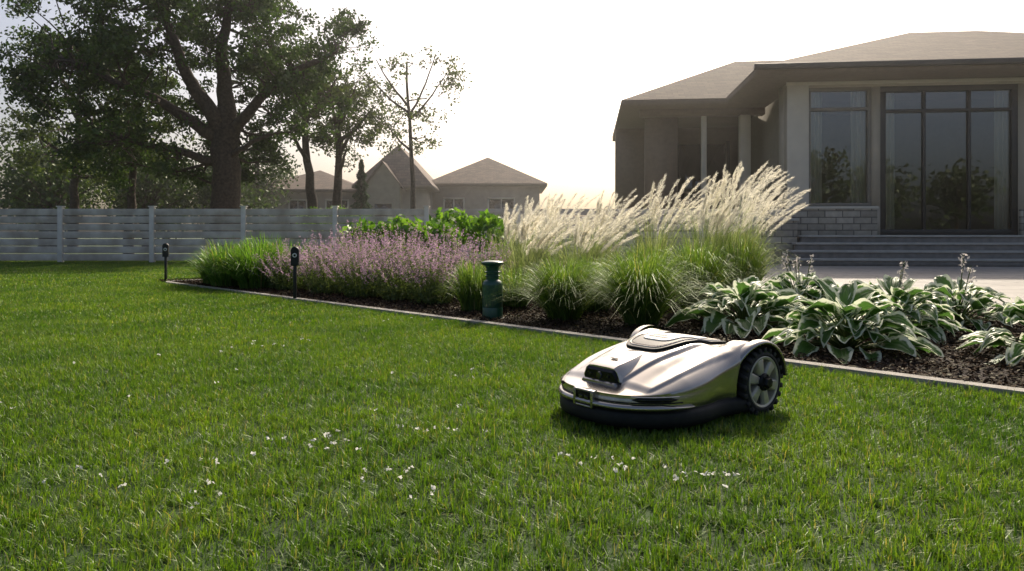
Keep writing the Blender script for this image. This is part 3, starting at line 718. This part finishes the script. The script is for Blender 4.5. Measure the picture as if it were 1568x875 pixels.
def band(name,t0,t1,prof,mat,seg=60,taper=False):
    th=np.linspace(t0,t1,seg); V=[]
    x,y=ring_xy(th,1.0); px,py=plan(x,y,1.0)
    zm=np.mean([z for o,z in prof]); k=np.ones(seg)
    if taper: k=np.clip(np.minimum(np.linspace(0,1,seg),np.linspace(1,0,seg))*6,.1,1)
    for o,z in prof:
        V.append(np.stack([cx+(px-cx)*(1+o/.36),py*(1+o/.28),zm+(z-zm)*k],1))
    V=np.vstack(V); F=[]
    for i in range(len(prof)-1):
        for j in range(seg-1): F.append((i*seg+j,i*seg+j+1,(i+1)*seg+j+1,(i+1)*seg+j))
    return mesh(name,V,np.array(F),mat,mw,True)
band('bumper_skirt',RA(-122),RA(122),[(-.03,.022),(-.006,.024),(.007,.031),(.011,.048),(.010,.074),(.004,.083),(-.02,.086)],M_skirt,140)
band('bumper_lip',RA(-80),RA(80),[(-.01,.0865),(.011,.088),(.017,.093),(.016,.103),(.009,.109),(-.012,.111)],M_silver,120,True)
band('groove',RA(-72),RA(72),[(-.006,.111),(.0045,.1115),(.0045,.1155),(-.006,.116)],M_gb,100)
for s in (1,-1):
    a,b=(28,68) if s>0 else (-68,-28)
    band('headlight',RA(a),RA(b),[(-.01,.117),(.0068,.1175),(.0068,.133),(-.006,.134)],M_gb,40,True)
    band('headlight_trim',RA(a-1),RA(b+1),[(-.004,.1342),(.008,.1344),(.0085,.1360),(-.004,.1370)],M_trimm,40)
fx=plan(np.array([cx+ax]),np.array([0.]),1)[0][0]
boxes('front_sensor_frame',[((fx-.01,-.050,.079),(fx+.0185,-.038,.142)),((fx-.01,.038,.079),(fx+.0185,.050,.142)),((fx-.01,-.0378,.079),(fx+.0183,.0378,.087)),((fx-.01,-.0378,.134),(fx+.0183,.0378,.142))],M_silver,mw,.003)
boxes('front_sensor',[((fx-.006,-.0375,.0875),(fx+.012,.0375,.1335))],M_gb,mw,.002)
boxes('front_sensor_lens',[((fx+.0122,-.024,.098),(fx+.0145,-.004,.120)),((fx+.0122,.004,.098),(fx+.0145,.024,.120))],M_glass,mw,.002)
def loft(name,S,mat):
    V=[];F=[]
    for st in S: V+=st
    m=len(S[0])
    for i in range(len(S)-1):
        for j in range(m-1): F.append((i*m+j,i*m+j+1,(i+1)*m+j+1,(i+1)*m+j))
    F.append(tuple(range(m-1,-1,-1)))
    o=mesh(name,V,F,mat,mw,True); e=o.modifiers.new('e','EDGE_SPLIT'); e.split_angle=RA(30); return o
S=[]
for x,wd,z0,z1 in ((.362,.078,.168,.214),(.340,.080,.165,.224),(.30,.078,.17,.231),(.24,.068,.19,.240),(.18,.052,.21,.249),(.11,.03,.235,.2595)):
    S.append([(x,y,z) for y,z in ((-wd*1.2,z0),(-wd*1.02,z0+(z1-z0)*.7),(-wd*.80,z1-.002),(-wd*.5,z1),(wd*.5,z1),(wd*.80,z1-.002),(wd*1.02,z0+(z1-z0)*.7),(wd*1.2,z0))])
loft('camera_housing',S,M_silver)
S=[]
for x,wd,z0,z1 in ((.372,.076,.150,.198),(.364,.079,.150,.2075),(.34,.080,.150,.209)):
    S.append([(x,y,z) for y,z in ((-wd*1.05,z0),(-wd*1.0,z0+(z1-z0)*.7),(-wd*.85,z1),(wd*.85,z1),(wd*1.0,z0+(z1-z0)*.7),(wd*1.05,z0))])
loft('camera_window',S,M_gb)
S=[]
for x,wd,z0,z1 in ((.380,.086,.142,.160),(.374,.090,.142,.164),(.345,.092,.142,.164)):
    S.append([(x,y,z) for y,z in ((-wd,z0),(-wd,z0+(z1-z0)*.6),(-wd*.9,z1),(wd*.9,z1),(wd,z0+(z1-z0)*.6),(wd,z0))])
loft('camera_chin',S,M_silver)
for yy,r in ((0,.014),(-.045,.006),(.045,.006)):
    o=lathe('camera_lens',[(.001,.004),(r*.8,.004),(r,.0),(r,-.006)],M_glass,mw,24,loc=(.3735,yy,.182),axis='y'); o.rotation_euler=(0,0,-math.pi/2)
boxes('logo',[((.285,-.018,.2355),(.302,.018,.2365))],M_satin,mw)
def hatch(name,x0,hx,hy,off,mat,q0=0.,n=5,edge=.004,tap=.22):
    th=np.linspace(0,2*math.pi,96,endpoint=False); V=[]
    qs=[1.0,1.0,.985]; offs=[-.004,off-edge*.6,off]
    if q0>0: qs+=[q0+.01,q0,q0]; offs+=[off,off-.001,-.004]
    else: qs+=list(np.linspace(.93,.05,9)); offs+=[off]*9
    for q,o in zip(qs,offs):
        c,s=np.cos(th),np.sin(th); x=x0+hx*q*np.sign(c)*np.abs(c)**(2/n); y=hy*q*np.sign(s)*np.abs(s)**(2/n)
        y=y*(1+tap*(x0-x)/hx)
        V.append(np.stack([*plan(x,y,0),zb(x,y*.8)+o],1))
    V=np.vstack(V); F=[]
    for i in range(len(qs)-1):
        for j in range(96):
            k2=(j+1)%96; F.append((i*96+j,i*96+k2,(i+1)*96+k2,(i+1)*96+j))
    if q0==0: F.append(tuple(range((len(qs)-1)*96,len(qs)*96)))
    o=mesh(name,V,F,mat,mw,True); e=o.modifiers.new('e','EDGE_SPLIT'); e.split_angle=RA(30); return o
hatch('hatch_bezel',-.04,.195,.130,.009,M_satin)
hatch('hatch_trim',-.04,.182,.116,.0125,M_trimm,q0=.968)
hatch('hatch_inner',-.04,.172,.107,.011,M_satin)
hatch('hatch_panel',-.050,.125,.084,.015,M_label,tap=.15)
def textlines():
    parts=[]
    for (x,ys,l,h) in ((.032,-.05,.09,.014),(.006,-.05,.06,.014),(-.11,-.05,.035,.007),(-.125,-.05,.05,.007)):
        y=ys
        while y<ys+l:
            wl=random.uniform(.005,.010); a=np.array([x,x+h,x+h,x]); bb=np.array([y,y,y+wl,y+wl]); z=zb(a,bb*.8)+.0165
            parts.append((np.stack([*plan(a,bb,0),z],1),np.array([[0,1,2,3]]))); y+=wl+.003
    V,F=merge(parts); mesh('label_print',V,F,M_satin,mw)
textlines()
for sgn in (1,-1):
    a=np.linspace(RA(-6),RA(176),48); V=[]
    cxr=np.clip(np.cos(a),0,1)
    for r,yy in ((.1495,.250),(.1495,.304),(.152,.3075),(.157,.3075),(.162,.303),(.165,.292),(.164,.272)):
        V.append(np.stack([WX+r*np.cos(a),sgn*(yy-.030*cxr**2),WR-.004+r*np.sin(a)],1))
    V=np.vstack(V);F=[]
    for i in range(6):
        for j in range(47): F.append((i*48+j,i*48+j+1,(i+1)*48+j+1,(i+1)*48+j))
    mesh('fender_lip',V,np.array(F),M_silver,mw,True)
    a=np.linspace(RA(-20),RA(200),40); V=np.vstack([np.stack([WX+.1485*np.cos(a),np.full(40,sgn*yy),WR-.004+.1485*np.sin(a)],1) for yy in (.166,.262)])
    mesh('arch_liner',V,np.array([(j,j+1,41+j,40+j) for j in range(39)]),M_black,mw,True)
    wh=bpy.data.objects.new('rear_wheel',None); wh.location=(WX,sgn*.268,WR); wh.rotation_euler=(0,0.25,0 if sgn>0 else math.pi); link(wh,mw)
    lathe('tire',[(.088,-.038),(.112,-.038),(.119,-.032),(.121,-.02),(.121,.02),(.119,.030),(.113,.036),(.104,.038),(.099,.034),(.096,.024),(.096,0)],M_tire,wh,64,axis='y')
    tr_=[]
    for i in range(22):
        a=2*math.pi*i/22
        for s2 in (-1,1):
            Vv,Ff=boxvf((-.008,.002 if s2>0 else -.037,.112),(.008,.037 if s2>0 else -.002,.1305)); aa=a+(.14 if s2>0 else 0)
            Vv[:,0]+=Vv[:,1]*.35*s2
            c,s=math.cos(aa),math.sin(aa); Vv=np.stack([Vv[:,0]*c+Vv[:,2]*s,Vv[:,1],-Vv[:,0]*s+Vv[:,2]*c],1); tr_.append((Vv,Ff))
    V,Fq=merge(tr_); o=mesh('tread_lugs',V,Fq,M_tire,wh); bv=o.modifiers.new('b','BEVEL'); bv.width=.0015; bv.segments=1
    lathe('rim',[(.099,.026),(.099,.035),(.096,.037),(.088,.034),(.086,.022),(.085,.0)],M_rim,wh,64,axis='y')
    lathe('rim_back',[(.001,.000),(.09,.000)],M_black,wh,48,axis='y')
    sp_=[]
    for i in range(6):
        a=2*math.pi*i/6
        prof=[(-.016,.028),(.016,.028),(.024,.088),(-.024,.088)]
        Vv=np.array([(p,.026 if r<.05 else .028,r) for p,r in prof]+[(p*.7,.035,r) for p,r in prof]+[(p*1.05,.001,r) for p,r in prof])
        Ff=np.array([(4,5,6,7),(0,1,5,4),(1,2,6,5),(2,3,7,6),(3,0,4,7),(8,9,1,0),(9,10,2,1),(10,11,3,2),(11,8,0,3)])
        c,s=math.cos(a),math.sin(a); Vv=np.stack([Vv[:,0]*c+Vv[:,2]*s,Vv[:,1],-Vv[:,0]*s+Vv[:,2]*c],1); sp_.append((Vv,Ff))
    V,Fq=merge(sp_); o=mesh('spokes',V,Fq,M_rim,wh); bv=o.modifiers.new('b','BEVEL'); bv.width=.002; bv.segments=2
    lathe('hub',[(.034,.02),(.034,.039),(.030,.045),(.022,.047)],M_satin,wh,32,axis='y')
    lathe('hub_knob',[(.022,.046),(.022,.058),(.019,.062),(.001,.063)],M_satin,wh,6,axis='y',smooth=False)
    for i in range(6):
        a=2*math.pi*(i+.5)/6; o=lathe('hub_bolt',[(.001,.050),(.003,.050),(.004,.048),(.004,.042)],M_satin,wh,10,loc=(.027*math.sin(a),0,.027*math.cos(a)),axis='y')
for sgn in (1,-1):
    lathe('front_wheel',[(.001,-.018),(.038,-.018),(.045,-.012),(.045,.012),(.038,.018),(.001,.018)],M_tire,mw,32,loc=(.22,sgn*.15,.045),axis='y')
boxes('underbody',[((-.30,-.17,.05),(.33,.17,.085))],M_black,mw,.01)
if HAZE:
    V,F=boxvf((-70,8.5,-.5),(60,60,14)); m,nt,out=newmat('garden_haze'); vs=N(nt,'ShaderNodeVolumeScatter'); vs.inputs['Density'].default_value=.0024; vs.inputs['Anisotropy'].default_value=.82; vs.inputs[0].default_value=(1,.98,.95,1); nt.links.new(vs.outputs[0],out.inputs['Volume'])
    mesh('haze',V,F,m)
